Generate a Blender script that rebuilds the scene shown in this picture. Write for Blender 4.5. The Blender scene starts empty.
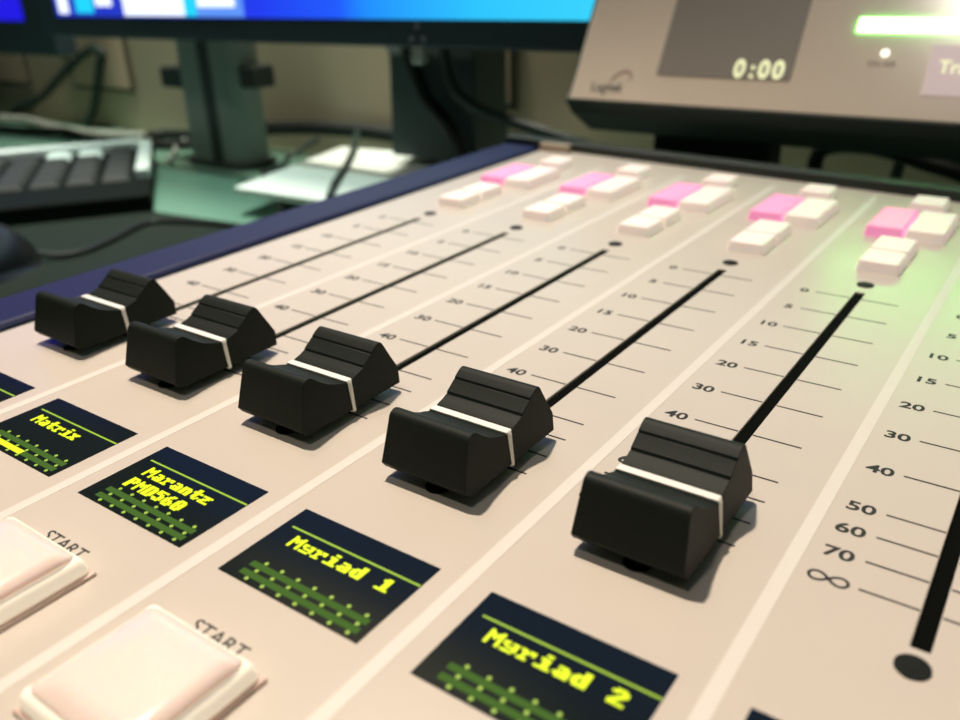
import bpy, bmesh, math
from mathutils import Vector, Matrix

# ------------------------------------------------------------------ basics
# all building coordinates are in "units" of 0.8 mm; z = 0 is the console's top plate, y runs away along the faders
U = 0.0008
sc = bpy.context.scene
col = sc.collection


def V(x, y, z):
    return Vector((x * U, y * U, z * U))


def lin(r, g, b):
    def f(c):
        c /= 255.0
        return c / 12.92 if c <= 0.04045 else ((c + 0.055) / 1.055) ** 2.4
    return (f(r), f(g), f(b), 1.0)


MATS = {}


def mat(name, rgb, rough=0.5, metal=0.0, spec=0.5, emit=None, estr=0.0, noise=None, bump=None, coat=0.0, trans=0.0,
        sss=0.0, ior=1.5, crough=0.15):
    if name in MATS:
        return MATS[name]
    m = bpy.data.materials.new(name)
    m.use_nodes = True
    nt = m.node_tree
    b = nt.nodes['Principled BSDF']
    b.inputs['Base Color'].default_value = lin(*rgb)
    b.inputs['Roughness'].default_value = rough
    b.inputs['Metallic'].default_value = metal
    b.inputs['Specular IOR Level'].default_value = spec
    b.inputs['IOR'].default_value = ior
    b.inputs['Coat Weight'].default_value = coat
    b.inputs['Coat Roughness'].default_value = crough
    b.inputs['Transmission Weight'].default_value = trans
    b.inputs['Subsurface Weight'].default_value = sss
    b.inputs['Subsurface Scale'].default_value = 0.003
    if emit:
        b.inputs['Emission Color'].default_value = lin(*emit)
        b.inputs['Emission Strength'].default_value = estr
    tc = nt.nodes.new('ShaderNodeTexCoord')
    if noise:
        scale, amt, rgb2 = noise
        n = nt.nodes.new('ShaderNodeTexNoise')
        n.inputs['Scale'].default_value = scale
        n.inputs['Detail'].default_value = 4
        nt.links.new(tc.outputs['Object'], n.inputs['Vector'])
        r = nt.nodes.new('ShaderNodeValToRGB')
        r.color_ramp.elements[0].position = 0.5 - amt
        r.color_ramp.elements[1].position = 0.5 + amt
        r.color_ramp.elements[0].color = lin(*rgb)
        r.color_ramp.elements[1].color = lin(*rgb2)
        nt.links.new(n.outputs['Fac'], r.inputs['Fac'])
        nt.links.new(r.outputs['Color'], b.inputs['Base Color'])
    if bump:
        scale, strength, dist = bump
        n2 = nt.nodes.new('ShaderNodeTexNoise')
        n2.inputs['Scale'].default_value = scale
        n2.inputs['Detail'].default_value = 3
        nt.links.new(tc.outputs['Object'], n2.inputs['Vector'])
        bp = nt.nodes.new('ShaderNodeBump')
        bp.inputs['Strength'].default_value = strength
        bp.inputs['Distance'].default_value = dist
        nt.links.new(n2.outputs['Fac'], bp.inputs['Height'])
        nt.links.new(bp.outputs['Normal'], b.inputs['Normal'])
    MATS[name] = m
    return m


def gradient_screen(name, stops, strength, x0, x1):
    """a lit screen strip whose picture runs through several colours along x"""
    m = bpy.data.materials.new(name)
    m.use_nodes = True
    nt = m.node_tree
    b = nt.nodes['Principled BSDF']
    b.inputs['Base Color'].default_value = (0.01, 0.01, 0.012, 1)
    b.inputs['Roughness'].default_value = 0.3
    g = nt.nodes.new('ShaderNodeTexCoord')
    s = nt.nodes.new('ShaderNodeSeparateXYZ')
    mr = nt.nodes.new('ShaderNodeMapRange')
    mr.inputs['From Min'].default_value = x0 * U
    mr.inputs['From Max'].default_value = x1 * U
    r = nt.nodes.new('ShaderNodeValToRGB')
    els = r.color_ramp.elements
    els[0].position, els[0].color = stops[0][0], lin(*stops[0][1])
    els[1].position, els[1].color = stops[-1][0], lin(*stops[-1][1])
    for p, c in stops[1:-1]:
        e = els.new(p)
        e.color = lin(*c)
    nt.links.new(g.outputs['Object'], s.inputs['Vector'])
    nt.links.new(s.outputs['X'], mr.inputs['Value'])
    nt.links.new(mr.outputs['Result'], r.inputs['Fac'])
    nt.links.new(r.outputs['Color'], b.inputs['Emission Color'])
    b.inputs['Emission Strength'].default_value = strength
    return m


# ------------------------------------------------------------------ mesh helpers
def wloc(o):
    v = Vector((0, 0, 0))
    while o is not None:
        v += o.location if o.parent is None else o.get('_off', Vector((0, 0, 0)))
        o = o.parent
    return v


ROOTLOC = {}


def link(o, parent):
    col.objects.link(o)
    if parent is not None:
        o.parent = parent
        o.matrix_parent_inverse = Matrix.Translation(-ROOTLOC.get(parent.name, Vector((0, 0, 0))))
        ROOTLOC[o.name] = Vector((0, 0, 0))
    else:
        ROOTLOC[o.name] = Vector((0, 0, 0))
    return o


def obj(name, bm, material, parent=None, bevel=0.0, seg=2, smooth=False, label=None, angle=35):
    bmesh.ops.recalc_face_normals(bm, faces=bm.faces[:])
    bmesh.ops.scale(bm, vec=(U, U, U), verts=bm.verts[:])
    me = bpy.data.meshes.new(name)
    if smooth:
        for f in bm.faces:
            f.smooth = True
        for e in bm.edges:
            if len(e.link_faces) == 2 and e.calc_face_angle(0) > math.radians(angle):
                e.smooth = False
    bm.to_mesh(me)
    bm.free()
    if isinstance(material, (list, tuple)):
        for m in material:
            me.materials.append(m)
    else:
        me.materials.append(material)
    o = bpy.data.objects.new(name, me)
    link(o, parent)
    if bevel:
        md = o.modifiers.new('edge', 'BEVEL')
        md.width = bevel * U
        md.segments = seg
        md.limit_method = 'ANGLE'
        md.angle_limit = math.radians(35)
    if label:
        o['label'] = label
    return o


def thing(name, label, cat, loc, group=None):
    o = bpy.data.objects.new(name, None)
    o.empty_display_size = 0.02
    col.objects.link(o)
    o.location = V(*loc)
    ROOTLOC[o.name] = V(*loc)
    o['label'] = label
    o['category'] = cat
    if group:
        o['group'] = group
    return o


def tag(o, label, cat, group=None, kind=None):
    if kind:
        o['kind'] = kind
    o['label'] = label
    o['category'] = cat
    if group:
        o['group'] = group
    return o


def copy_part(src, parent, off):
    """copy one part and its sub-parts, shifted by off (units), under the same thing"""
    c = src.copy()
    col.objects.link(c)
    c.parent = parent
    c.matrix_parent_inverse = src.matrix_parent_inverse.copy()
    c.location = src.location + V(*off)
    ROOTLOC[c.name] = Vector((0, 0, 0))
    for ch in list(src.children):
        d = ch.copy()
        col.objects.link(d)
        d.parent = c
        d.matrix_parent_inverse = ch.matrix_parent_inverse.copy()
    return c


def box(bm, x0, x1, y0, y1, z0, z1, M=None):
    vs = [bm.verts.new((x, y, z)) for z in (z0, z1) for y in (y0, y1) for x in (x0, x1)]
    for f in ((0, 2, 3, 1), (4, 5, 7, 6), (0, 1, 5, 4), (2, 6, 7, 3), (0, 4, 6, 2), (1, 3, 7, 5)):
        bm.faces.new([vs[i] for i in f])
    if M is not None:
        bmesh.ops.transform(bm, matrix=M, verts=vs)
    return vs


def frustum(bm, b, t, z0, z1):
    """b, t = (x0,x1,y0,y1) rectangles below and above"""
    lo = [bm.verts.new((x, y, z0)) for x, y in ((b[0], b[2]), (b[1], b[2]), (b[1], b[3]), (b[0], b[3]))]
    hi = [bm.verts.new((x, y, z1)) for x, y in ((t[0], t[2]), (t[1], t[2]), (t[1], t[3]), (t[0], t[3]))]
    bm.faces.new(lo[::-1])
    bm.faces.new(hi)
    for i in range(4):
        j = (i + 1) % 4
        bm.faces.new((lo[i], lo[j], hi[j], hi[i]))
    return lo + hi


def cyl(bm, c, r, h, axis='Z', seg=28, r2=None):
    rot = {'Z': Matrix(), 'X': Matrix.Rotation(math.pi / 2, 4, 'Y'), 'Y': Matrix.Rotation(-math.pi / 2, 4, 'X')}[axis]
    bmesh.ops.create_cone(bm, cap_ends=True, segments=seg, radius1=r, radius2=r if r2 is None else r2, depth=h,
                          matrix=Matrix.Translation(c) @ rot)


def prism(bm, prof, x0, x1, xt=None):
    """closed (y,z) profile swept along x; xt(z)->half-width scale for taper"""
    n = len(prof)
    A = [bm.verts.new((x0 if xt is None else xt(-1, z), y, z)) for y, z in prof]
    B = [bm.verts.new((x1 if xt is None else xt(1, z), y, z)) for y, z in prof]
    bm.faces.new(A)
    bm.faces.new(B[::-1])
    for i in range(n):
        j = (i + 1) % n
        bm.faces.new((A[j], A[i], B[i], B[j]))


def catmull(pts, sub=8):
    P = [Vector(p) for p in pts]
    P = [P[0] * 2 - P[1]] + P + [P[-1] * 2 - P[-2]]
    out = []
    for i in range(1, len(P) - 2):
        a, b, c, d = P[i - 1:i + 3]
        for k in range(sub):
            t = k / sub
            out.append(0.5 * ((2 * b) + (c - a) * t + (2 * a - 5 * b + 4 * c - d) * t * t + (3 * b - a - 3 * c + d) * t ** 3))
    out.append(P[-2])
    return out


def tube(bm, pts, r, seg=10, sub=8):
    path = catmull(pts, sub)
    rings = []
    up = Vector((0, 0, 1))
    prev = None
    for i, p in enumerate(path):
        t = (path[min(i + 1, len(path) - 1)] - path[max(i - 1, 0)]).normalized()
        if prev is None:
            a = up if abs(t.z) < 0.9 else Vector((1, 0, 0))
            n = t.cross(a).normalized()
        else:
            n = (prev - t * prev.dot(t)).normalized()
        prev = n
        b = t.cross(n)
        rings.append([bm.verts.new(p + (n * math.cos(k * 2 * math.pi / seg) + b * math.sin(k * 2 * math.pi / seg)) * r)
                      for k in range(seg)])
    for a, b in zip(rings, rings[1:]):
        for k in range(seg):
            j = (k + 1) % seg
            bm.faces.new((a[k], a[j], b[j], b[k]))
    bm.faces.new(rings[0])
    bm.faces.new(rings[-1][::-1])


def text_bm(bm, s, size, M, depth=0.06, xs=1.0, align='CENTER', bold=0.0, shear=0.0):
    cu = bpy.data.curves.new('lettering', 'FONT')
    cu.body = s
    cu.size = size
    cu.align_x = align
    cu.align_y = 'CENTER' if align != 'BASE' else 'TOP_BASELINE'
    cu.extrude = depth
    cu.offset = bold
    cu.shear = shear
    cu.resolution_u = 4
    o = bpy.data.objects.new('lettering', cu)
    col.objects.link(o)
    dg = bpy.context.evaluated_depsgraph_get()
    me = bpy.data.meshes.new_from_object(o.evaluated_get(dg))
    T = M @ Matrix.Diagonal((xs, 1, 1, 1))
    n0 = len(bm.verts)
    bm.from_mesh(me)
    bm.verts.ensure_lookup_table()
    bmesh.ops.transform(bm, matrix=T, verts=bm.verts[n0:])
    bpy.data.objects.remove(o)
    bpy.data.meshes.remove(me)
    bpy.data.curves.remove(cu)


def T(x, y, z):
    return Matrix.Translation((x, y, z))


# ------------------------------------------------------------------ materials
m_plate = mat('silver_painted_plate', (210, 200, 189), rough=0.30, spec=0.55, noise=(90, 0.5, (206, 196, 185)))
m_stripe = mat('white_stripe', (225, 218, 211), rough=0.45)  # stripe tone, paler than the plate
m_print = mat('black_screen_print', (22, 22, 22), rough=0.6)
m_slot = mat('black_slot', (10, 11, 10), rough=0.8, spec=0.03)
m_black = mat('black_knob_plastic', (17, 26, 20), rough=0.56, spec=0.2, noise=(1500, 0.35, (25, 32, 27)), bump=(4000, 0.12, 0.0003))
m_white = mat('white_pointer', (250, 248, 242), rough=0.4)
m_screw = mat('black_screw', (18, 19, 18), rough=0.6, spec=0.2)
m_rail = mat('navy_rail', (25, 31, 72), rough=0.5, spec=0.25)
m_trim = mat('black_trim', (34, 44, 38), rough=0.5)
m_chassis = mat('dark_chassis', (28, 30, 32), rough=0.55)
m_glass = mat('display_glass', (18, 28, 30), rough=0.12, spec=0.5)
m_yel = mat('lit_yellow', (30, 34, 0), emit=(236, 255, 8), estr=1.15, rough=0.4)
m_line = mat('lit_yellow_green', (20, 30, 0), emit=(176, 216, 50), estr=0.85, rough=0.4)
m_bar = mat('dim_green_meter', (10, 20, 5), emit=(78, 114, 44), estr=0.85, rough=0.6, spec=0.05)
m_dot = mat('meter_dots', (10, 20, 5), emit=(190, 225, 80), estr=0.8, rough=0.4)
m_btn = mat('white_plastic_added_glow', (246, 234, 228), rough=0.4, sss=0.25, emit=(255, 238, 226), estr=0.24)  # white plastic with a weak glow added to brighten it
m_pink = mat('pink_lit_button', (240, 160, 200), rough=0.4, sss=0.25, emit=(255, 150, 205), estr=0.42)
m_lens = mat('clear_button_lens', (246, 226, 218), rough=0.22, sss=0.3, emit=(255, 230, 215), estr=0.07, coat=0.3)
m_core = mat('lit_button_core', (255, 244, 225), rough=0.35, emit=(255, 246, 226), estr=0.32)
m_flange = mat('lens_flange', (226, 198, 188), rough=0.3, sss=0.2)
m_beige = mat('beige_screen_face', (250, 232, 210), rough=0.38, spec=0.6, coat=1.0, crough=0.17, noise=(60, 0.5, (244, 226, 204)))
m_bezel = mat('black_bezel', (44, 62, 68), rough=0.5, spec=0.35)
m_housing = mat('dark_green_black_housing', (48, 62, 57), rough=0.45)
m_window = mat('grey_display_window', (150, 141, 130), rough=0.42, spec=0.8)
m_lav = mat('lavender_window', (200, 185, 182), rough=0.3, emit=(235, 205, 205), estr=0.35)
m_clock = mat('pale_lit_digits', (60, 60, 30), emit=(252, 252, 196), estr=1.0)
m_green = mat('green_light_bar', (60, 90, 60), emit=(105, 255, 95), estr=24.0)
m_led = mat('white_indicator', (200, 200, 190), emit=(255, 252, 235), estr=1.6)
m_faint = mat('faint_brown_print', (142, 114, 90), rough=0.6)
m_logo = mat('dark_logo_print', (40, 42, 38), rough=0.6)
m_red = mat('red_logo_print', (150, 62, 48), rough=0.6)
m_white_screen = mat('white_screen_area', (10, 10, 12), emit=(222, 252, 246), estr=1.25)
m_blue_screen = mat('blue_screen', (10, 10, 30), emit=(32, 22, 226), estr=1.0)
m_icon_w = mat('white_icon', (10, 10, 12), emit=(240, 248, 255), estr=1.2)
m_icon_c = mat('cyan_icon', (10, 10, 12), emit=(30, 205, 240), estr=1.1)
m_icon_l = mat('light_blue_icon', (10, 10, 12), emit=(95, 150, 245), estr=1.0)
m_grey_dot = mat('grey_mark', (125, 130, 132), rough=0.5)
m_wall = mat('tan_wall_paint', (200, 184, 156), rough=0.8, noise=(6, 0.4, (193, 178, 150)))
m_outlet = mat('tan_outlet_plastic', (216, 190, 162), rough=0.5)
m_gasket = mat('dark_outlet_edge', (70, 66, 56), rough=0.6)
m_desk = mat('grey_green_desk', (106, 146, 128), rough=0.3, spec=0.6, noise=(14, 0.4, (98, 138, 120)))
m_mat = mat('dark_olive_mat', (27, 38, 30), rough=0.75, spec=0.15, noise=(200, 0.4, (23, 33, 26)))
m_pole = mat('grey_pole_metal', (140, 156, 150), rough=0.5, metal=0.1)
m_pole_d = mat('dark_pole_channel', (44, 54, 53), rough=0.5)
m_tower = mat('black_monitor_stand', (58, 76, 76), rough=0.5)
m_key = mat('dark_key', (42, 46, 44), rough=0.6, spec=0.25)
m_key_glare = mat('key_painted_glare', (206, 226, 218), rough=0.35)  # bright reflection on two keys, put into their base colour
m_kb = mat('black_keyboard_case', (18, 23, 20), rough=0.7, spec=0.05)
m_rim_glare = mat('rim_painted_glare', (236, 250, 244), rough=0.2, spec=0.7)  # the monitor's reflection on the rim, painted as a pale colour
m_pale_plate = mat('pale_plate', (226, 240, 232), rough=0.5)  # one even pale tone for the stand plate
m_cable = mat('black_cable', (22, 28, 26), rough=0.55, spec=0.3)
m_cable2 = mat('dark_green_cable', (42, 58, 54), rough=0.5, spec=0.3)
m_cable3 = mat('pale_grey_cable', (150, 160, 150), rough=0.4)
m_mouse = mat('black_mouse_plastic', (20, 23, 26), rough=0.3)
m_plug = mat('metal_plug', (200, 205, 195), rough=0.3, metal=0.5)
m_bluep = mat('blue_plug', (70, 80, 150), rough=0.4)

# ------------------------------------------------------------------ room setting
DESK = -70
bm = bmesh.new(); box(bm, -1800, 900, 335, 365, -900, 1900)
o = obj('wall_back', bm, m_wall); o['kind'] = 'structure'
bm = bmesh.new(); box(bm, -1800, 900, -1500, 365, -950, -900)
o = obj('floor', bm, mat('grey_carpet_floor', (70, 66, 60), rough=0.9, noise=(300, 0.4, (60, 57, 52)))); o['kind'] = 'structure'

dk = thing('desk', 'grey-green desk carrying the mixing console and the keyboard', 'desk', (-300, 0, -900))
bm = bmesh.new(); box(bm, -1500, 800, -420, 334, DESK - 30, DESK)
obj('worktop', bm, m_desk, dk, bevel=2)
for x in (-1440, 740):
    bm = bmesh.new(); box(bm, x - 30, x + 30, -380, 320, -900, DESK - 30)
    obj('leg', bm, m_tower, dk, bevel=2)

# ------------------------------------------------------------------ mixing console
PITCH = 40.0
NCH = 7
XL = -27.0
XR = (NCH - 1) * PITCH + 30
YF, YB = -330.0, 143.0
SL0, SL1 = -132.8, 5.8          # slot ends
SW0, SW1 = -1.05, 1.55          # slot sides
con = thing('mixing_console', 'silver broadcast mixing console with black faders and small lit channel displays', 'mixing console', (120, -90, DESK))

# rear edge of the plate runs slightly askew of the channels
def rear(x):
    return 141.5 - (x + 8) * 0.094


# top plate with real slot openings
bm = bmesh.new()
xs = [XL]
for k in range(NCH):
    xs += [k * PITCH + SW0, k * PITCH + SW1]
xs.append(XR)
ys = [YF, SL0, SL1, None]
grid = [[bm.verts.new((x, rear(x) if y is None else y, 0)) for x in xs] for y in ys]
for j in range(3):
    for i in range(len(xs) - 1):
        if j == 1 and i % 2 == 1:
            continue
        bm.faces.new((grid[j][i], grid[j][i + 1], grid[j + 1][i + 1], grid[j + 1][i]))
r = bmesh.ops.extrude_face_region(bm, geom=bm.faces[:])
bmesh.ops.translate(bm, vec=(0, 0, -2.2), verts=[v for v in r['geom'] if isinstance(v, bmesh.types.BMVert)])
plate = obj('top_plate', bm, m_plate, con, bevel=0.25, seg=2)

bm = bmesh.new(); box(bm, XL - 1, XR, YF, 122, DESK, -8)
obj('chassis', bm, m_chassis, con, bevel=1)
# side rail
bm = bmesh.new()
prism(bm, [(YF, DESK), (YF, 0.6), (150, 0.6), (150, DESK)], -54.5, XL - 4.0)
obj('side_rail', bm, m_rail, con, bevel=2.5, seg=3, label='navy blue side rail')
bm = bmesh.new(); box(bm, XL - 4.0, XL, YF, 145, -6, -1.2)
obj('rail_gap_strip', bm, m_trim, con)
bm = bmesh.new()
pts = [(XL - 27, rear(XL - 27)), (XR, rear(XR)), (XR, rear(XR) + 9), (XL - 27, rear(XL - 27) + 9)]
lo = [bm.verts.new((x, y, DESK)) for x, y in pts]; hi = [bm.verts.new((x, y, 4.2)) for x, y in pts]
bm.faces.new(lo[::-1]); bm.faces.new(hi)
for i in range(4):
    bm.faces.new((lo[i], lo[(i + 1) % 4], hi[(i + 1) % 4], hi[i]))
obj('rear_trim', bm, m_trim, con, bevel=0.8)
bm = bmesh.new(); box(bm, -27, -10, 137.5, 141, 0, 4.0)
obj('corner_block', bm, mat('beige_block', (186, 168, 146), rough=0.5), con, bevel=0.4)

# printed scale, one per channel
TICK = [0, -14.7, -29.5, -44.2, -58.8, -73.4, -88.2, -102.5, -109.9, -117.3, -124.6]
LAB = ['0', '5', '10', '15', '20', '30', '40', '50', '60', '70', '\u221e']


def infinity(bm, cx, cy, w, h, t, z0, z1):
    n = 48
    outer, inner = [], []
    pts = []
    for i in range(n):
        a = 2 * math.pi * i / n
        d = 1 + math.sin(a) ** 2
        pts.append(Vector((cx + w / 2 * math.cos(a) / d, cy + h * 1.414 * math.sin(a) * math.cos(a) / d, 0)))
    for i in range(n):
        p, q = pts[i], pts[(i + 1) % n]
        d = (q - p)
        if d.length < 1e-6:
            continue
        d.normalize()
        nn = Vector((-d.y, d.x, 0)) * t / 2
        e = d * 0.05
        vs = [p - nn - e, q - nn + e, q + nn + e, p + nn - e]
        lo = [bm.verts.new((v.x, v.y, z0)) for v in vs]
        hi = [bm.verts.new((v.x, v.y, z1)) for v in vs]
        bm.faces.new(lo[::-1]); bm.faces.new(hi)
        for a_ in range(4):
            bm.faces.new((lo[a_], lo[(a_ + 1) % 4], hi[(a_ + 1) % 4], hi[a_]))


bm = bmesh.new()
for y, s in zip(TICK, LAB):
    xl = -10.4 if s != '\u221e' else -9.7
    box(bm, xl, SW0 - 0.2, y - 0.21, y + 0.21, 0.0, 0.05)
    box(bm, SW1 + 0.2, 11.3, y - 0.21, y + 0.21, 0.0, 0.05)
    if s == '\u221e':
        infinity(bm, -14.1, y, 5.8, 2.2, 0.5, 0.0, 0.05)
    elif len(s) == 2:
        text_bm(bm, s, 4.0, T(-14.4, y - 0.25, 0.02), 0.03, xs=1.22, bold=0.09)
    else:
        text_bm(bm, s, 4.0, T(-13.5, y - 0.25, 0.02), 0.03, xs=1.22, bold=0.09)
scale = obj('scale_lettering', bm, m_print, con, label='black printed fader scale from 0 to infinity')
bm = bmesh.new(); box(bm, SW0, SW1, SL0, SL1, -7.6, -0.7)
slot = obj('fader_slot', bm, m_slot, con)


def screw_bm(y):
    b = bmesh.new()
    cyl(b, (0, y, 0.12), 2.35, 0.3, seg=32)
    # hexagonal socket
    cyl(b, (0, y, 0.22), 1.0, 0.25, seg=6)
    return b


scr_b = obj('slot_screw', screw_bm(-137.0), m_screw, con)
scr_t = obj('slot_screw', screw_bm(12.6), m_screw, con)
bm = bmesh.new(); box(bm, 18.6, 21.0, YF + 2, 118, 0.0, 0.05)
stripe = obj('divider_stripe', bm, m_stripe, con, label='white stripe between channels')

# ---- fader cap
CY = -125.2
prof = [(-13.9, 2.0), (-15.1, 3.5), (-12.95, 11.8), (-12.75, 12.5), (-12.3, 13.05), (-11.6, 13.4), (-10.8, 13.4), (-10.0, 13.0),
        (-8.2, 11.5), (-6.2, 10.2), (-4.4, 9.35), (-2.6, 8.75), (-1.5, 8.3), (1.0, 8.3),
        (1.4, 8.6), (3.1, 9.05), (4.25, 9.55), (4.42, 9.48), (4.65, 10.05), (6.0, 10.95), (7.0, 11.7), (7.18, 11.62), (7.4, 12.15), (8.6, 12.95), (9.3, 13.3), (9.9, 13.4),
        (10.5, 13.2), (11.0, 12.65), (13.1, 9.1), (15.0, 5.6), (14.7, 2.0)]
XC = -1.7


def half(s, z):
    return XC + s * (9.85 - 0.9 * max(0.0, min(1.0, (z - 2) / 6.5)))


bm = bmesh.new()
prism(bm, [(CY + y, z) for y, z in prof], 0, 0, xt=half)
cap = obj('fader_cap', bm, m_black, con, bevel=0.14, seg=2, smooth=True, angle=30)
# white pointer line wraps over the saddle and down both flanks
bm = bmesh.new()
pl = [(-1, 1.4), (-1, 8.0), (-0.94, 8.7), (0.94, 8.7), (1, 8.0), (1, 1.4)]
path = []
for s, z in pl:
    if abs(s) == 1:
        path.append((XC + s * (10.1 - 0.09 * z), z))
    else:
        path.append((XC + s * 9.55, z))
y0, y1 = CY - 1.05, CY + 0.65
YM = CY - 0.2


def side_y(y, s):
    return YM + (y - YM) * (0.6 if abs(s) == 1 else 1.0)


ring_o = [[bm.verts.new((x, side_y(y, q[0]), z)) for (x, z), q in zip(path, pl)] for y in (y0, y1)]
ring_i = []
for y in (y0, y1):
    row = []
    for (x, z), (s, _) in zip(path, pl):
        row.append(bm.verts.new((x - 1.0 * (1 if s > 0 else -1), side_y(y, s), z - (0.4 if z > 8.4 else 0.0))))
    ring_i.append(row)
n = len(path)
for i in range(n - 1):
    bm.faces.new((ring_o[0][i], ring_o[0][i + 1], ring_o[1][i + 1], ring_o[1][i]))
    bm.faces.new((ring_i[1][i], ring_i[1][i + 1], ring_i[0][i + 1], ring_i[0][i]))
    bm.faces.new((ring_i[0][i], ring_i[0][i + 1], ring_o[0][i + 1], ring_o[0][i]))
    bm.faces.new((ring_o[1][i], ring_o[1][i + 1], ring_i[1][i + 1], ring_i[1][i]))
bm.faces.new((ring_o[0][0], ring_o[1][0], ring_i[1][0], ring_i[0][0]))
bm.faces.new((ring_o[0][-1], ring_i[0][-1], ring_i[1][-1], ring_o[1][-1]))
obj('pointer_line', bm, m_white, cap, label='white pointer line', bevel=0.25)
bm = bmesh.new(); box(bm, -0.9, 0.6, CY - 3.5, CY + 3.5, -4.5, 2.2)
obj('fader_stem', bm, m_slot, cap)

# ---- channel display
DX0, DX1, DY0, DY1 = -15.4, 14.8, -174.9, -155.3
G = {
    'M': '10001 11011 11111 10101 10001 10001 10001',
    'y': '00000 00000 11011 10001 01111 00001 11110',
    'r': '00000 00000 11011 01101 01000 01000 11100',
    'i': '00110 00000 01110 00110 00110 00110 11111',
    'a': '00000 00000 01110 00011 01111 11011 01111',
    'd': '00011 00011 01111 11011 11011 11011 01111',
    'n': '00000 00000 11110 11011 11011 11011 11011',
    't': '01100 01100 11111 01100 01100 01101 00110',
    'z': '00000 00000 11111 00110 01100 11000 11111',
    'e': '00000 00000 01110 11011 11111 11000 01110',
    'x': '00000 00000 11011 01110 00100 01110 11011',
    'P': '11110 11011 11011 11110 11000 11000 11000',
    'D': '11110 11011 11011 11011 11011 11011 11110',
    '1': '00110 01110 00110 00110 00110 00110 11111',
    '2': '01110 11011 00011 00110 01100 11000 11111',
    '5': '11111 11000 11110 00011 00011 11011 01110',
    '6': '00110 01100 11000 11110 11011 11011 01110',
    '0': '01110 11011 11011 11111 11011 11011 01110',
}
PX, PY = 0.462, 0.405


def pixel_text(bm, s, x, y):
    """x, y = top-left of the first character cell"""
    for c, ch in enumerate(s):
        if ch == ' ':
            continue
        for rr, row in enumerate(G[ch].split()):
            run = None
            for cc, v in enumerate(row + '0'):
                if v == '1' and run is None:
                    run = cc
                elif v == '0' and run is not None:
                    xa = x + (c * 6 + run) * PX
                    xb = x + (c * 6 + cc) * PX
                    ya = y - rr * PY
                    box(bm, xa - 0.02, xb + 0.10, ya - PY - 0.03, ya + 0.03, 0.10, 0.16)
                    run = None


def dots_bm():
    b = bmesh.new()
    for yy in (-169.8, -171.9, -174.0):
        for i in range(7):
            x = -9.5 + i * 3.62
            cyl(b, (x, yy, 0.16), 0.36, 0.06, seg=10)
    return b


def bars_bm():
    b = bmesh.new()
    for yy in (-170.85, -172.95):
        box(b, -11.9, 13.4, yy - 0.62, yy + 0.62, 0.10, 0.13)
    return b


displays = {0: [], 1: ['Matrix'], 2: ['Marantz', 'PMD560'], 3: ['Myriad 1'], 4: ['Myriad 2'], 5: []}
words_ = {0: 'dark display on the channel next to the navy rail', 1: 'display reading Matrix', 2: 'display reading Marantz PMD560',
          3: 'display reading Myriad 1', 4: 'display reading Myriad 2', 5: 'display on the channel with no fader cap in view'}
disp_mesh = None
for k, lines in displays.items():
    x = k * PITCH
    if disp_mesh is None:
        bm = bmesh.new(); box(bm, DX0, DX1, DY0, DY1, -1.0, 0.09)
        d = obj('channel_display', bm, m_glass, con)
        disp_mesh = d
        ln = bmesh.new(); box(ln, -13.5, 15.0 - 0.3, -160.55, -160.15, 0.09, 0.13)
        line0 = obj('header_line', ln, m_line, d)
        bar0 = obj('level_meter', bars_bm(), m_bar, d)
        dot0 = obj('meter_dots', dots_bm(), m_dot, bar0 if False else d)
    else:
        d = copy_part(disp_mesh, con, (x, 0, 0))
    d['label'] = words_[k]
for k, lines in displays.items():
    if not lines:
        continue
    d = [c for c in con.children if c.name.startswith('channel_display') and c['label'] == words_[k]][0]
    bm = bmesh.new()
    for i, s in enumerate(lines):
        pixel_text(bm, s, -10.7 + k * PITCH, -161.75 - i * 4.1)
    o = obj('display_lettering', bm, m_yel, d)
    o.matrix_parent_inverse = Matrix.Translation(-d.location) @ o.matrix_parent_inverse
    if k == 1:
        bm = bmesh.new(); box(bm, -12.2 + k * PITCH, 1.4 + k * PITCH, -173.6, -172.3, 0.10, 0.17)
        o = obj('level_bar', bm, m_yel, d)
        o.matrix_parent_inverse = Matrix.Translation(-d.location) @ o.matrix_parent_inverse

# ---- start buttons (lens over a lit core, on a flange)
bm = bmesh.new(); box(bm, -14.4, 9.6, -209, -186.6, 0.0, 0.7)
sb = obj('start_button', bm, m_flange, con, bevel=0.3)
bm = bmesh.new()
frustum(bm, (-14.0, 9.2, -208.6, -187.0), (-13.0, 8.8, -208.0, -187.7), 0.6, 3.8)
obj('button_skirt', bm, m_core, sb, bevel=0.9, seg=3, smooth=True, angle=60, label='bright lit skirt')
bm = bmesh.new()
frustum(bm, (-13.0, 8.8, -208.0, -187.7), (-8.0, 7.4, -205.0, -191.2), 3.8, 6.0)
obj('button_lens', bm, m_lens, sb, bevel=1.3, seg=4, smooth=True, angle=60)
bm = bmesh.new(); text_bm(bm, 'START', 3.5, T(-2.6, -185.2, 0.02), 0.03, xs=1.12, bold=0.02)
sl = obj('start_lettering', bm, m_print, con)

# ---- assign buttons behind the faders
def key_bm(x0, x1, y0, y1, h, sl=0.6):
    b = bmesh.new()
    frustum(b, (x0, x1, y0, y1), (x0 + sl, x1 - sl, y0 + sl * 1.3, y1 - sl), -0.5, h)
    return b


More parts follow.
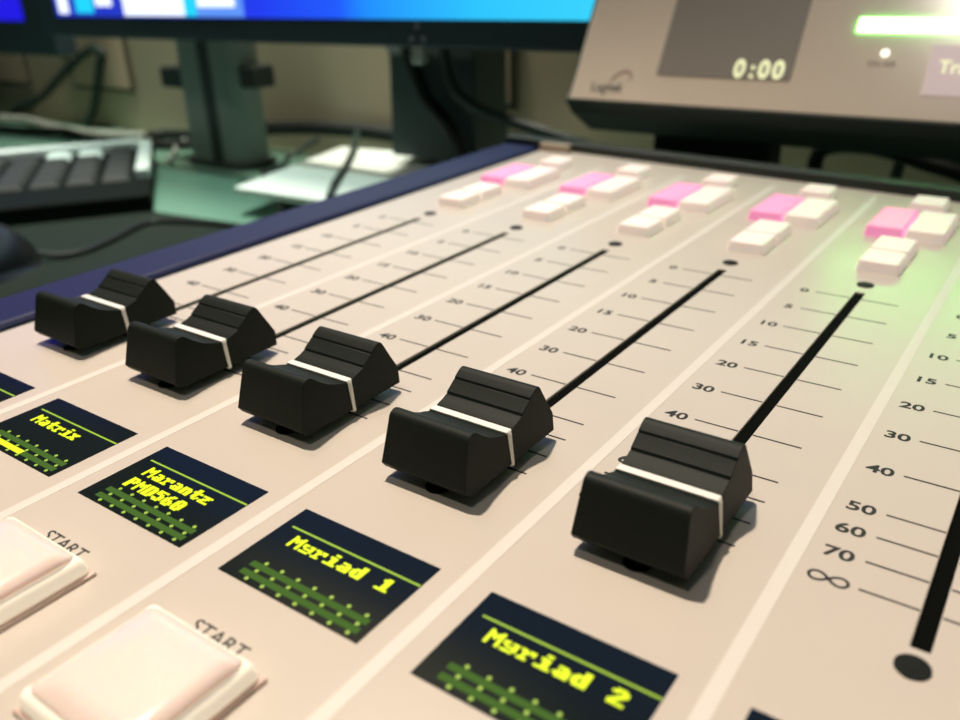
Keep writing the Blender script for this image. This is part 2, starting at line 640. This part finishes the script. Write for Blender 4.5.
keys = []
keys.append((obj('assign_button', key_bm(-5.7, 6.5, 24.2, 38.4, 3.6), m_btn, con, bevel=0.6, seg=3), None))
keys.append((obj('assign_button', key_bm(-5.7, 6.5, 39.2, 54.6, 3.6), m_btn, con, bevel=0.6, seg=3), None))
keys.append((obj('program_button', key_bm(-12.3, 0.0, 63.0, 92.0, 3.8), m_pink, con, bevel=0.6, seg=3, label='pink lit button'), None))
keys.append((obj('program_button', key_bm(0.2, 12.6, 63.0, 92.0, 3.8), m_btn, con, bevel=0.6, seg=3), None))
keys.append((obj('select_button', key_bm(-5.7, 6.5, 101.5, 115.5, 3.6), m_btn, con, bevel=0.6, seg=3), None))

for k in range(1, NCH):
    off = (k * PITCH, 0, 0)
    copy_part(scale, con, off)
    copy_part(slot, con, off)
    copy_part(scr_b, con, off)
    copy_part(scr_t, con, off)
    if k < NCH - 1:
        copy_part(stripe, con, off)
    if k < 5:
        copy_part(cap, con, (off[0] + (0, 0.3, 0.55, 0.8, 1.0)[k], 0, 0))
    for s, _ in keys:
        copy_part(s, con, off)
    copy_part(sb, con, off)
    copy_part(sl, con, off)

# ------------------------------------------------------------------ meter screen on the rear of the console
AL = math.radians(59)
SX, SY, SZ = -25.6, 165.0, 22.8
ux, us = Vector((1, 0, 0)), Vector((0, math.cos(AL), math.sin(AL)))
un = ux.cross(us)               # outward normal of the face, towards the viewer
FM = Matrix(((1, us.x, un.x, SX), (0, us.y, un.y, SY), (0, us.z, un.z, SZ), (0, 0, 0, 1)))
FW, FH = 400.0, 72.0
ms = thing('meter_screen', 'leaning beige screen unit with lit clock behind the console', 'display screen', (SX + 70, 250, DESK))
bm = bmesh.new()
box(bm, -2.2, FW, 0.3, FH, -14, -1.2, FM)
obj('screen_shell', bm, m_housing, ms, bevel=1.2)
bm = bmesh.new(); box(bm, 0, FW - 2, 0, FH - 2, -3, 0, FM)
obj('face_plate', bm, m_beige, ms, bevel=0.4)
bm = bmesh.new()
prism(bm, [(SY - 0.6, SZ - 0.6), (SY + 3, SZ + 2), (SY + 30, SZ + 30), (SY + 44, SZ + 30), (SY + 44, 12), (SY + 34, 6), (SY + 10, 5.4), (SY + 1.5, 15)], -25.6 - 2.5, FW - 25)
# pull the lower left corner in, as on the real moulding
for v in bm.verts:
    if v.co.x < -20 and v.co.z < 13:
        v.co.x += 10
    elif v.co.x < -20 and v.co.z < 20:
        v.co.x += 3
obj('lower_housing', bm, m_housing, ms, bevel=1.0)
bm = bmesh.new()
prism(bm, [(186, 8), (206, 14), (212, DESK + 6), (212, DESK), (178, DESK), (178, DESK + 6)], 14, 76)
obj('pedestal', bm, m_trim, ms, bevel=2)
bm = bmesh.new(); box(bm, 45.5, 111, 14.7, 66, 0.0, 0.5, FM)
obj('display_window', bm, m_window, ms, label='grey display window')
bm = bmesh.new()
for i, (ch, xx) in enumerate((('0', 86.6), (':', 92.9), ('0', 98.2), ('0', 104.8))):
    text_bm(bm, ch, 12.2, FM @ T(xx, 18.9, 0.6), 0.05, xs=0.86, bold=0.35)
obj('clock_lettering', bm, m_clock, ms, label='pale yellow lit digits reading 0:00')
bm = bmesh.new(); box(bm, 134.5, 238, 38.6, 44.6, -0.2, 0.6, FM)
obj('light_bar', bm, m_green, ms, label='glowing green light bar', bevel=0.2)
bm = bmesh.new(); cyl(bm, (148.3, 28.9, 0.1), 1.6, 1.0); bmesh.ops.transform(bm, matrix=FM, verts=bm.verts[:])
obj('indicator', bm, m_led, ms, label='small white indicator light')
bm = bmesh.new(); text_bm(bm, 'ON AIR', 3.4, FM @ T(148, 23.9, 0.06), 0.05, xs=1.0)
obj('face_lettering', bm, m_faint, ms)
bm = bmesh.new(); box(bm, 166.5, 232, 11.0, 33.2, 0.0, 0.4, FM)
lw = obj('small_window', bm, m_lav, ms, label='pale lavender lit window')
bm = bmesh.new(); text_bm(bm, 'Tra', 8.0, FM @ T(176, 23.2, 0.5), 0.05, xs=0.95, bold=0.1)
obj('window_lettering', bm, m_clock, lw)
bm = bmesh.new(); text_bm(bm, 'Logitek', 7.0, FM @ T(20.0, 6.9, 0.06), 0.05, xs=0.86, bold=0.06)
lg = obj('logo_lettering', bm, m_logo, ms)
bm = bmesh.new()
tube(bm, [FM @ Vector(q) for q in ((21.6, 10.2, 0.1), (24, 13.6, 0.1), (28, 15.8, 0.1), (31.5, 14.8, 0.1), (32.2, 11.2, 0.1))], 0.32, seg=6, sub=5)
cyl2 = bmesh.new(); cyl2.free()
obj('logo_swoosh', bm, m_red, ms)

# ------------------------------------------------------------------ monitors on their pole
# wide monitor
mo = thing('computer_monitor', 'wide black monitor showing white and blue, on a stand behind the console', 'monitor', (-340, 226, DESK))
MX0, MX1, MZ0, MZ1, MY = -611, 340, 40, 470, 216
bm = bmesh.new(); box(bm, MX0, MX1, MY, MY + 22, MZ0, MZ1)
obj('monitor_case', bm, m_bezel, mo, bevel=2)
SX0, SX1, SZ0 = -589, 285, 57.5
bm = bmesh.new(); box(bm, SX0, SX1, MY - 0.4, MY + 1, SZ0 + 15.5, SZ0 + 95)
scn = obj('screen', bm, m_white_screen, mo, label='bright white screen area')
strip = gradient_screen('task_bar', [(0.0, (30, 50, 190)), (0.3, (38, 60, 205)), (0.46, (32, 58, 238)), (0.60, (30, 90, 250)), (0.64, (30, 140, 250)), (0.80, (45, 195, 250)), (1.0, (60, 215, 250))], 1.0, SX0, 0)
bm = bmesh.new(); box(bm, SX0, SX1, MY - 0.4, MY + 1, SZ0, SZ0 + 15.5)
tb = obj('task_bar', bm, strip, scn, label='blue bar along the screen bottom')
bm = bmesh.new(); box(bm, SX0, SX1, MY - 0.4, MY + 1, SZ0 + 95, MZ1 - 14)
obj('desktop_picture', bm, mat('dim_blue_screen', (10, 10, 12), emit=(70, 90, 190), estr=0.5), scn)
bm = bmesh.new(); box(bm, SX0, -330, MY - 0.5, MY + 0.5, SZ0 + 15.5, SZ0 + 60)
obj('blue_desktop', bm, strip, scn)
for (xa, xb, za, zb, m, nm) in ((-583, -567, 60, 90, m_icon_w, 'round'), (-555, -528, 60.5, 90, m_icon_c, 'sq'), (-524, -500, 66, 90, m_icon_w, 'sq'),
                                (-484, -403, 58.6, 90, m_icon_w, 'sq'), (-403, -388, 58.5, 90, m_icon_c, 'sq'), (-388, -333, 58.2, 90, m_icon_l, 'sq'), (-386, -342, 65, 90, m_icon_w, 'sq')):
    bm = bmesh.new(); box(bm, xa, xb, MY - (0.9 if m is m_icon_w and xa == -386 else 0.7), MY - 0.45, za, zb)
    obj('screen_icon', bm, m, scn, bevel=(7.0 if nm == 'round' else 1.5), seg=4)
bm = bmesh.new()
for x, z in ((-168, 53.5), (-173, 45.8), (-163, 45.8)):
    cyl(bm, (x, MY - 0.1, z), 1.7, 0.6, axis='Y', seg=12)
obj('bezel_marks', bm, m_grey_dot, mo)
bm = bmesh.new()
prism(bm, [(262, -44), (266, 30), (240, 60), (240, 180), (268, 180), (306, 60), (306, -44)], -238, -158)
obj('stand_column', bm, m_tower, mo, bevel=2, seg=3)


def slab(b, ps, z0, z1):
    lo = [b.verts.new((x, y, z0)) for x, y in ps]; hi = [b.verts.new((x, y, z1)) for x, y in ps]
    b.faces.new(lo[::-1]); b.faces.new(hi)
    for i in range(len(ps)):
        j = (i + 1) % len(ps)
        b.faces.new((lo[i], lo[j], hi[j], hi[i]))


bm = bmesh.new(); slab(bm, [(-287, 146), (-110, 153), (-110, 318), (-323, 294)], -55, -50)
obj('stand_plate', bm, m_pale_plate, mo, bevel=0.8, label='pale flat stand plate')
bm = bmesh.new(); slab(bm, [(-262, 166), (-120, 172), (-120, 306), (-296, 282)], DESK, -55)
obj('stand_foot', bm, m_trim, mo, bevel=1)

lm = thing('computer_monitor', 'black monitor with plain blue screen, partly behind the wide monitor', 'monitor', (-900, 262, DESK))
LX0, LX1, LY = -1380, -662, 250
bm = bmesh.new(); box(bm, LX0, LX1, LY, LY + 22, 17.5, 420)
obj('monitor_case', bm, m_bezel, lm, bevel=2)
bm = bmesh.new(); box(bm, LX0 + 20, -712, LY - 0.4, LY + 1, 51, 402)
obj('screen', bm, m_blue_screen, lm, label='plain blue screen')
bm = bmesh.new(); box(bm, -1060, -960, LY + 20, LY + 60, DESK, 200)
obj('stand_neck', bm, m_bezel, lm, bevel=2)
bm = bmesh.new(); box(bm, -1120, -900, LY - 30, LY + 70, DESK, DESK + 4)
obj('stand_foot', bm, m_bezel, lm, bevel=1)

# pole
po = thing('monitor_pole', 'grey metal pole with dark clamp knobs standing on the desk behind the keyboard', 'stand', (-424, 268, DESK))
bm = bmesh.new()
def stad(cx, cy, hw, hd, n=10):
    out = []
    for sx, a0 in ((1, -90), (-1, 90)):
        for i in range(n + 1):
            a = math.radians(a0 + 180 * i / n)
            out.append((cx + sx * (hw - hd) + hd * math.cos(a), cy + hd * math.sin(a)))
    return out
pp = stad(-437, 268, 42, 20)
lo = [bm.verts.new((x - 3, y, DESK + 4)) for x, y in pp]; hi = [bm.verts.new((x + 6, y, 330)) for x, y in pp]
bm.faces.new(lo[::-1]); bm.faces.new(hi)
for i in range(len(pp)):
    j = (i + 1) % len(pp)
    bm.faces.new((lo[i], lo[j], hi[j], hi[i]))
obj('column', bm, m_pole, po, smooth=True)
bm = bmesh.new(); box(bm, -440, -424, 247, 262, DESK + 5, 320)
obj('cable_channel', bm, m_pole_d, po, bevel=2)
bm = bmesh.new()
pp = stad(-438, 268, 48, 25)
lo = [bm.verts.new((x, y, DESK)) for x, y in pp]; hi = [bm.verts.new((x, y, DESK + 5)) for x, y in pp]
bm.faces.new(lo[::-1]); bm.faces.new(hi)
for i in range(len(pp)):
    j = (i + 1) % len(pp)
    bm.faces.new((lo[i], lo[j], hi[j], hi[i]))
obj('foot', bm, m_pole_d, po, bevel=1)
for x0, x1, dz in ((-508, -474, 0), (-398, -380, 4)):
    bm = bmesh.new(); box(bm, x0, x1, 255, 280, -5 + dz, 13 + dz)
    obj('clamp_knob', bm, m_pole_d, po, bevel=2)

# ------------------------------------------------------------------ keyboard
KA = math.radians(54)
KC = Vector((-505, 233, 0))
bd = Vector((-math.cos(KA), -math.sin(KA), 0)); fd = Vector((math.sin(KA), -math.cos(KA), 0))
KM = Matrix(((bd.x, fd.x, 0, KC.x), (bd.y, fd.y, 0, KC.y), (0, 0, 1, 0), (0, 0, 0, 1)))
kb = thing('keyboard', 'dark keyboard with screen glare painted on its rim, on the desk beside the pole', 'keyboard', (KC.x - 200, KC.y - 100, DESK))
KD, KL = 195.0, 560.0
bm = bmesh.new()
vs = []
for x in (0, KL):
    for y, z in ((0, DESK), (0, -53), (KD, -56), (KD, DESK)):
        vs.append(bm.verts.new(KM @ Vector((x, y, z))))
for f in ((0, 1, 2, 3), (7, 6, 5, 4), (0, 4, 5, 1), (1, 5, 6, 2), (2, 6, 7, 3), (3, 7, 4, 0)):
    bm.faces.new([vs[i] for i in f])
obj('keyboard_case', bm, m_kb, kb, bevel=2)
bm = bmesh.new(); box(bm, 0.5, KL, 0.5, 18, -54, -46.5, KM); box(bm, 0.5, 11, 18, 140, -56, -48.0, KM)
obj('rim', bm, m_rim_glare, kb, bevel=0.8, label='rim with the monitor reflection painted pale')
for r_ in range(5):
    for c_ in range(13):
        x = 15 + c_ * 25.5
        y = 22 + r_ * 25
        bm = bmesh.new()
        vs = frustum(bm, (x, x + 22, y, y + 22), (x + 3, x + 19, y + 2, y + 17), -55.5, -49.2 - r_ * 0.3)
        bmesh.ops.transform(bm, matrix=KM, verts=vs)
        o = obj('key', bm, m_key_glare if (r_ == 0 and c_ in (1, 2)) else m_key, kb, bevel=1.0)
        if r_ == 0 and c_ in (1, 2):
            o['label'] = 'key with a bright reflection painted on'

# ------------------------------------------------------------------ loose things on the desk
bm = bmesh.new()
ps = [(-70, -330), (-70, 128), (-246, 128), (-344, 116), (-660, -330)]
lo = [bm.verts.new((x, y, DESK)) for x, y in ps]; hi = [bm.verts.new((x, y, DESK + 2)) for x, y in ps]
bm.faces.new(lo[::-1]); bm.faces.new(hi)
for i in range(len(ps)):
    j = (i + 1) % len(ps)
    bm.faces.new((lo[i], lo[j], hi[j], hi[i]))
tag(obj('desk_mat', bm, m_mat, bevel=0.4), 'dark olive mat on the desk under the mouse', 'desk mat')

# mouse
mu = thing('computer_mouse', 'black computer mouse on the dark mat', 'mouse', (-318, -45, DESK + 2))
bm = bmesh.new()
bmesh.ops.create_uvsphere(bm, u_segments=32, v_segments=18, radius=1, matrix=Matrix.Translation((-318, -52, DESK + 2)) @ Matrix.Rotation(math.radians(-10), 4, 'Z') @ Matrix.Diagonal((36, 62, 38, 1)))
bmesh.ops.bisect_plane(bm, geom=bm.verts[:] + bm.edges[:] + bm.faces[:], plane_co=(0, 0, DESK + 2), plane_no=(0, 0, -1), clear_outer=True)
bmesh.ops.holes_fill(bm, edges=[e for e in bm.edges if len(e.link_faces) == 1])
obj('mouse_shell', bm, m_mouse, mu, smooth=True, angle=60)
bm = bmesh.new(); cyl(bm, (-314, -20, DESK + 32), 6, 5, axis='X', seg=20)
obj('scroll_wheel', bm, m_trim, mu, bevel=0.6)
bm = bmesh.new(); tube(bm, [(-307, 4, -62), (-295, 16, -65.5), (-292, 32, -66), (-300, 56, -66), (-313, 84, -66), (-310, 98, -66), (-280, 110, -66), (-246, 116, -66), (-150, 118, -66)], 1.8)
obj('mouse_cord', bm, m_cable, mu, smooth=True)


def cable(name, pts, r, m, label, group=None):
    b = bmesh.new()
    tube(b, pts, r)
    return tag(obj(name, b, m, smooth=True), label, 'cable', group)


cable('power_cable', [(-935, 322, -64), (-920, 326, -58), (-861, 326, -43), (-799, 326, -13), (-753, 326, 8), (-723, 326, 18), (-709, 326, 13), (-718, 326, -1), (-732, 326, -25), (-748, 324, -52), (-758, 318, -65)], 4.6, m_cable2,
      'dark green cable looping up the wall by the outlets')
cable('desk_cable', [(-905, 292, -65), (-850, 300, -65), (-757, 282, -65), (-686, 280, -65), (-605, 300, -65)], 5, m_cable3, 'pale grey cable on the desk behind the keyboard')
cable('desk_cable', [(-850, 250, -66), (-757, 262, -65), (-725, 272, -64), (-690, 268, -65), (-625, 262, -65), (-560, 275, -65), (-520, 300, -65)], 4.5, m_cable, 'black cable running close along the back of the keyboard')
cable('desk_cable', [(-560, 250, -66), (-580, 272, -64), (-600, 302, -63), (-560, 318, -63), (-480, 322, -63)], 5.5, m_cable, 'black cable curving round behind the grey pole')
cable('desk_cable', [(-500, 322, -58), (-461, 322, -50), (-402, 322, -44), (-357, 322, -42), (-308, 324, -42), (-220, 324, -46)], 6.5, m_cable, 'thick black cable along the wall from the pole to the monitor stand')
cable('desk_cable', [(-333, 329, -38), (-318, 308, -43.5), (-271, 249, -47.2), (-222, 182, -47.2), (-196, 150, -47.2)], 2.5, m_cable2, 'thin dark cable lying across the pale stand plate')
cable('desk_cable', [(-372, 316, -50), (-384, 300, -60), (-386, 285, -66), (-374, 268, -67), (-366, 240, -67.5)], 2.4, m_cable2, 'thin dark cable between the grey pole and the pale stand plate')
cable('monitor_cable', [(-211, 256, 38), (-206, 256, 26), (-201, 256, 13), (-194, 255, 1), (-184, 255, -8), (-172, 254, -20), (-158, 252, -43)], 5.5, m_cable, 'thick black cable hanging in front of the monitor stand')
cable('monitor_cable', [(-176, 254, 38), (-173, 254, 22), (-166, 252, 10), (-152, 252, 0), (-136, 252, -5), (-111, 254, -11), (-87, 258, -17), (-60, 266, -26), (10, 290, -66)], 4, m_cable2, 'dark green cable sweeping down towards the meter screen')
cable('screen_cable', [(90, 262, -66), (84, 250, -30), (84, 246, -12), (92, 246, -6), (109, 246, -5), (123, 246, -7), (138, 246, -11), (160, 246, -17), (200, 250, -40), (240, 260, -66)], 4.2, m_cable, 'black cable arching behind the console rear edge')
cable('screen_cable', [(118, 280, -60), (124, 262, -11), (140, 258, -9), (160, 258, -12), (215, 264, -40), (260, 280, -66)], 3.2, m_cable2, 'dark green cable crossing above the arching black cable')
bm = bmesh.new(); tube(bm, [(-571, 320, -67), (-549, 289, -67), (-516, 262, -67), (-500, 244, -67), (-480, 232, -67)], 2.2)
tag(obj('desk_cable', bm, m_cable3, smooth=True), 'thin white cable curling beside the foot of the grey pole', 'cable')

# plugs under the wide monitor
pg = thing('cable_plug', 'small silver plug hanging under the wide monitor', 'plug', (-205, 250, 30))
bm = bmesh.new(); box(bm, -197, -187, 243, 250, 27, 45)
obj('plug_shell', bm, m_plug, pg, bevel=1)

# outlets on the wall
def outlet(x0, x1, z0, z1, label):
    t = thing('wall_outlet', label, 'outlet', ((x0 + x1) / 2, 335, (z0 + z1) / 2), 'wall outlets')
    b = bmesh.new(); box(b, x0 - 3, x1 + 4, 331, 335, z0 - 4, z1 + 3)
    obj('back_box', b, m_gasket, t, bevel=0.5)
    b = bmesh.new(); box(b, x0, x1, 330.6, 333, z0, z1)
    obj('cover_plate', b, m_outlet, t, bevel=1)
    b = bmesh.new(); cyl(b, ((x0 + x1) / 2, 330.4, z1 - 12), 2.2, 1, axis='Y', seg=12)
    cyl(b, ((x0 + x1) / 2, 330.4, z0 + 60), 2.2, 1, axis='Y', seg=12)
    obj('cover_screw', b, m_gasket, t)
outlet(-784, -674, -24, 70, 'tan wall outlet above the keyboard, with the looping cable')
outlet(-1000, -890, -27, 70, 'tan wall outlet below the plain blue screen')
outlet(-218, -172, -11, 66, 'tan wall outlet beside the stand of the wide monitor')

# ------------------------------------------------------------------ camera
cd = bpy.data.cameras.new('camera')
cam = bpy.data.objects.new('camera', cd)
col.objects.link(cam)
yaw, pit, rol = 0.62844, 0.43466, -0.03203
CAMP = (203.806, -237.943, 86.208)
FPX = 843.57
cd.sensor_width = 36
cd.lens = 36 * FPX / 960
cd.clip_start = 0.005
cd.clip_end = 50
f = Vector((-math.sin(yaw) * math.cos(pit), math.cos(yaw) * math.cos(pit), -math.sin(pit)))
r_ = Vector((math.cos(yaw), math.sin(yaw), 0)); u_ = r_.cross(f)
c_, s_ = math.cos(rol), math.sin(rol)
rr, uu = r_ * c_ + u_ * s_, u_ * c_ - r_ * s_
MW = Matrix((rr, uu, -f)).transposed().to_4x4()
MW.translation = V(*CAMP)
cam.matrix_world = MW
cd.dof.use_dof = True
cd.dof.focus_distance = 168 * U
cd.dof.aperture_fstop = 18.5
sc.camera = cam

# ------------------------------------------------------------------ light
def area(name, loc, target, size, energy, rgb, size_y=None):
    l = bpy.data.lights.new(name, 'AREA')
    l.energy = energy
    l.color = rgb
    l.size = size
    if size_y:
        l.shape = 'RECTANGLE'
        l.size_y = size_y
    o = bpy.data.objects.new(name, l)
    col.objects.link(o)
    o.location = loc
    d = Vector(target) - Vector(loc)
    o.rotation_euler = d.to_track_quat('-Z', 'Y').to_euler()
    return o


tgt = V(120, -100, 0)
# second ceiling lamp further into the room
p0 = V(126, 190, 66)
area('ceiling_lamp_front', p0 + Vector((-0.101, -0.497, 0.861)) * 1.6, p0, 0.085, 3.1, (1.0, 0.9, 0.78))

def spot(name, loc, target, energy, angle, rgb, radius=0.05):
    l = bpy.data.lights.new(name, 'SPOT')
    l.energy = energy; l.color = rgb; l.spot_size = math.radians(angle); l.spot_blend = 1.0; l.shadow_soft_size = radius
    o = bpy.data.objects.new(name, l); col.objects.link(o); o.location = loc
    o.rotation_euler = (Vector(target) - Vector(loc)).to_track_quat('-Z', 'Y').to_euler()
    return o


spot('ceiling_lamp', tgt + Vector((-0.28, 0.17, 1.0)) * 1.55, V(150, -375, 0), 130, 32, (1.0, 0.86, 0.70), 0.036)
spot('added_wall_fill', V(-420, 300, 1200), V(-420, 335, -20), 74, 66, (1.0, 0.91, 0.78))  # unseen fill spot, added to brighten the back wall
spot('added_desk_fill', V(-470, 120, 1500), V(-430, 175, -70), 46, 29, (0.84, 1.0, 0.9))  # unseen fill spot, added to lift the desk, keyboard and stand plate

w = bpy.data.worlds.new('room_light')
sc.world = w
w.use_nodes = True
bg = w.node_tree.nodes['Background']
bg.inputs['Color'].default_value = lin(125, 148, 128)
bg.inputs['Strength'].default_value = 0.11

vs_ = sc.view_settings
vs_.view_transform = 'Standard'
vs_.look = 'None'
vs_.exposure = 0.05
vs_.gamma = 1.0
vs_.use_curve_mapping = False
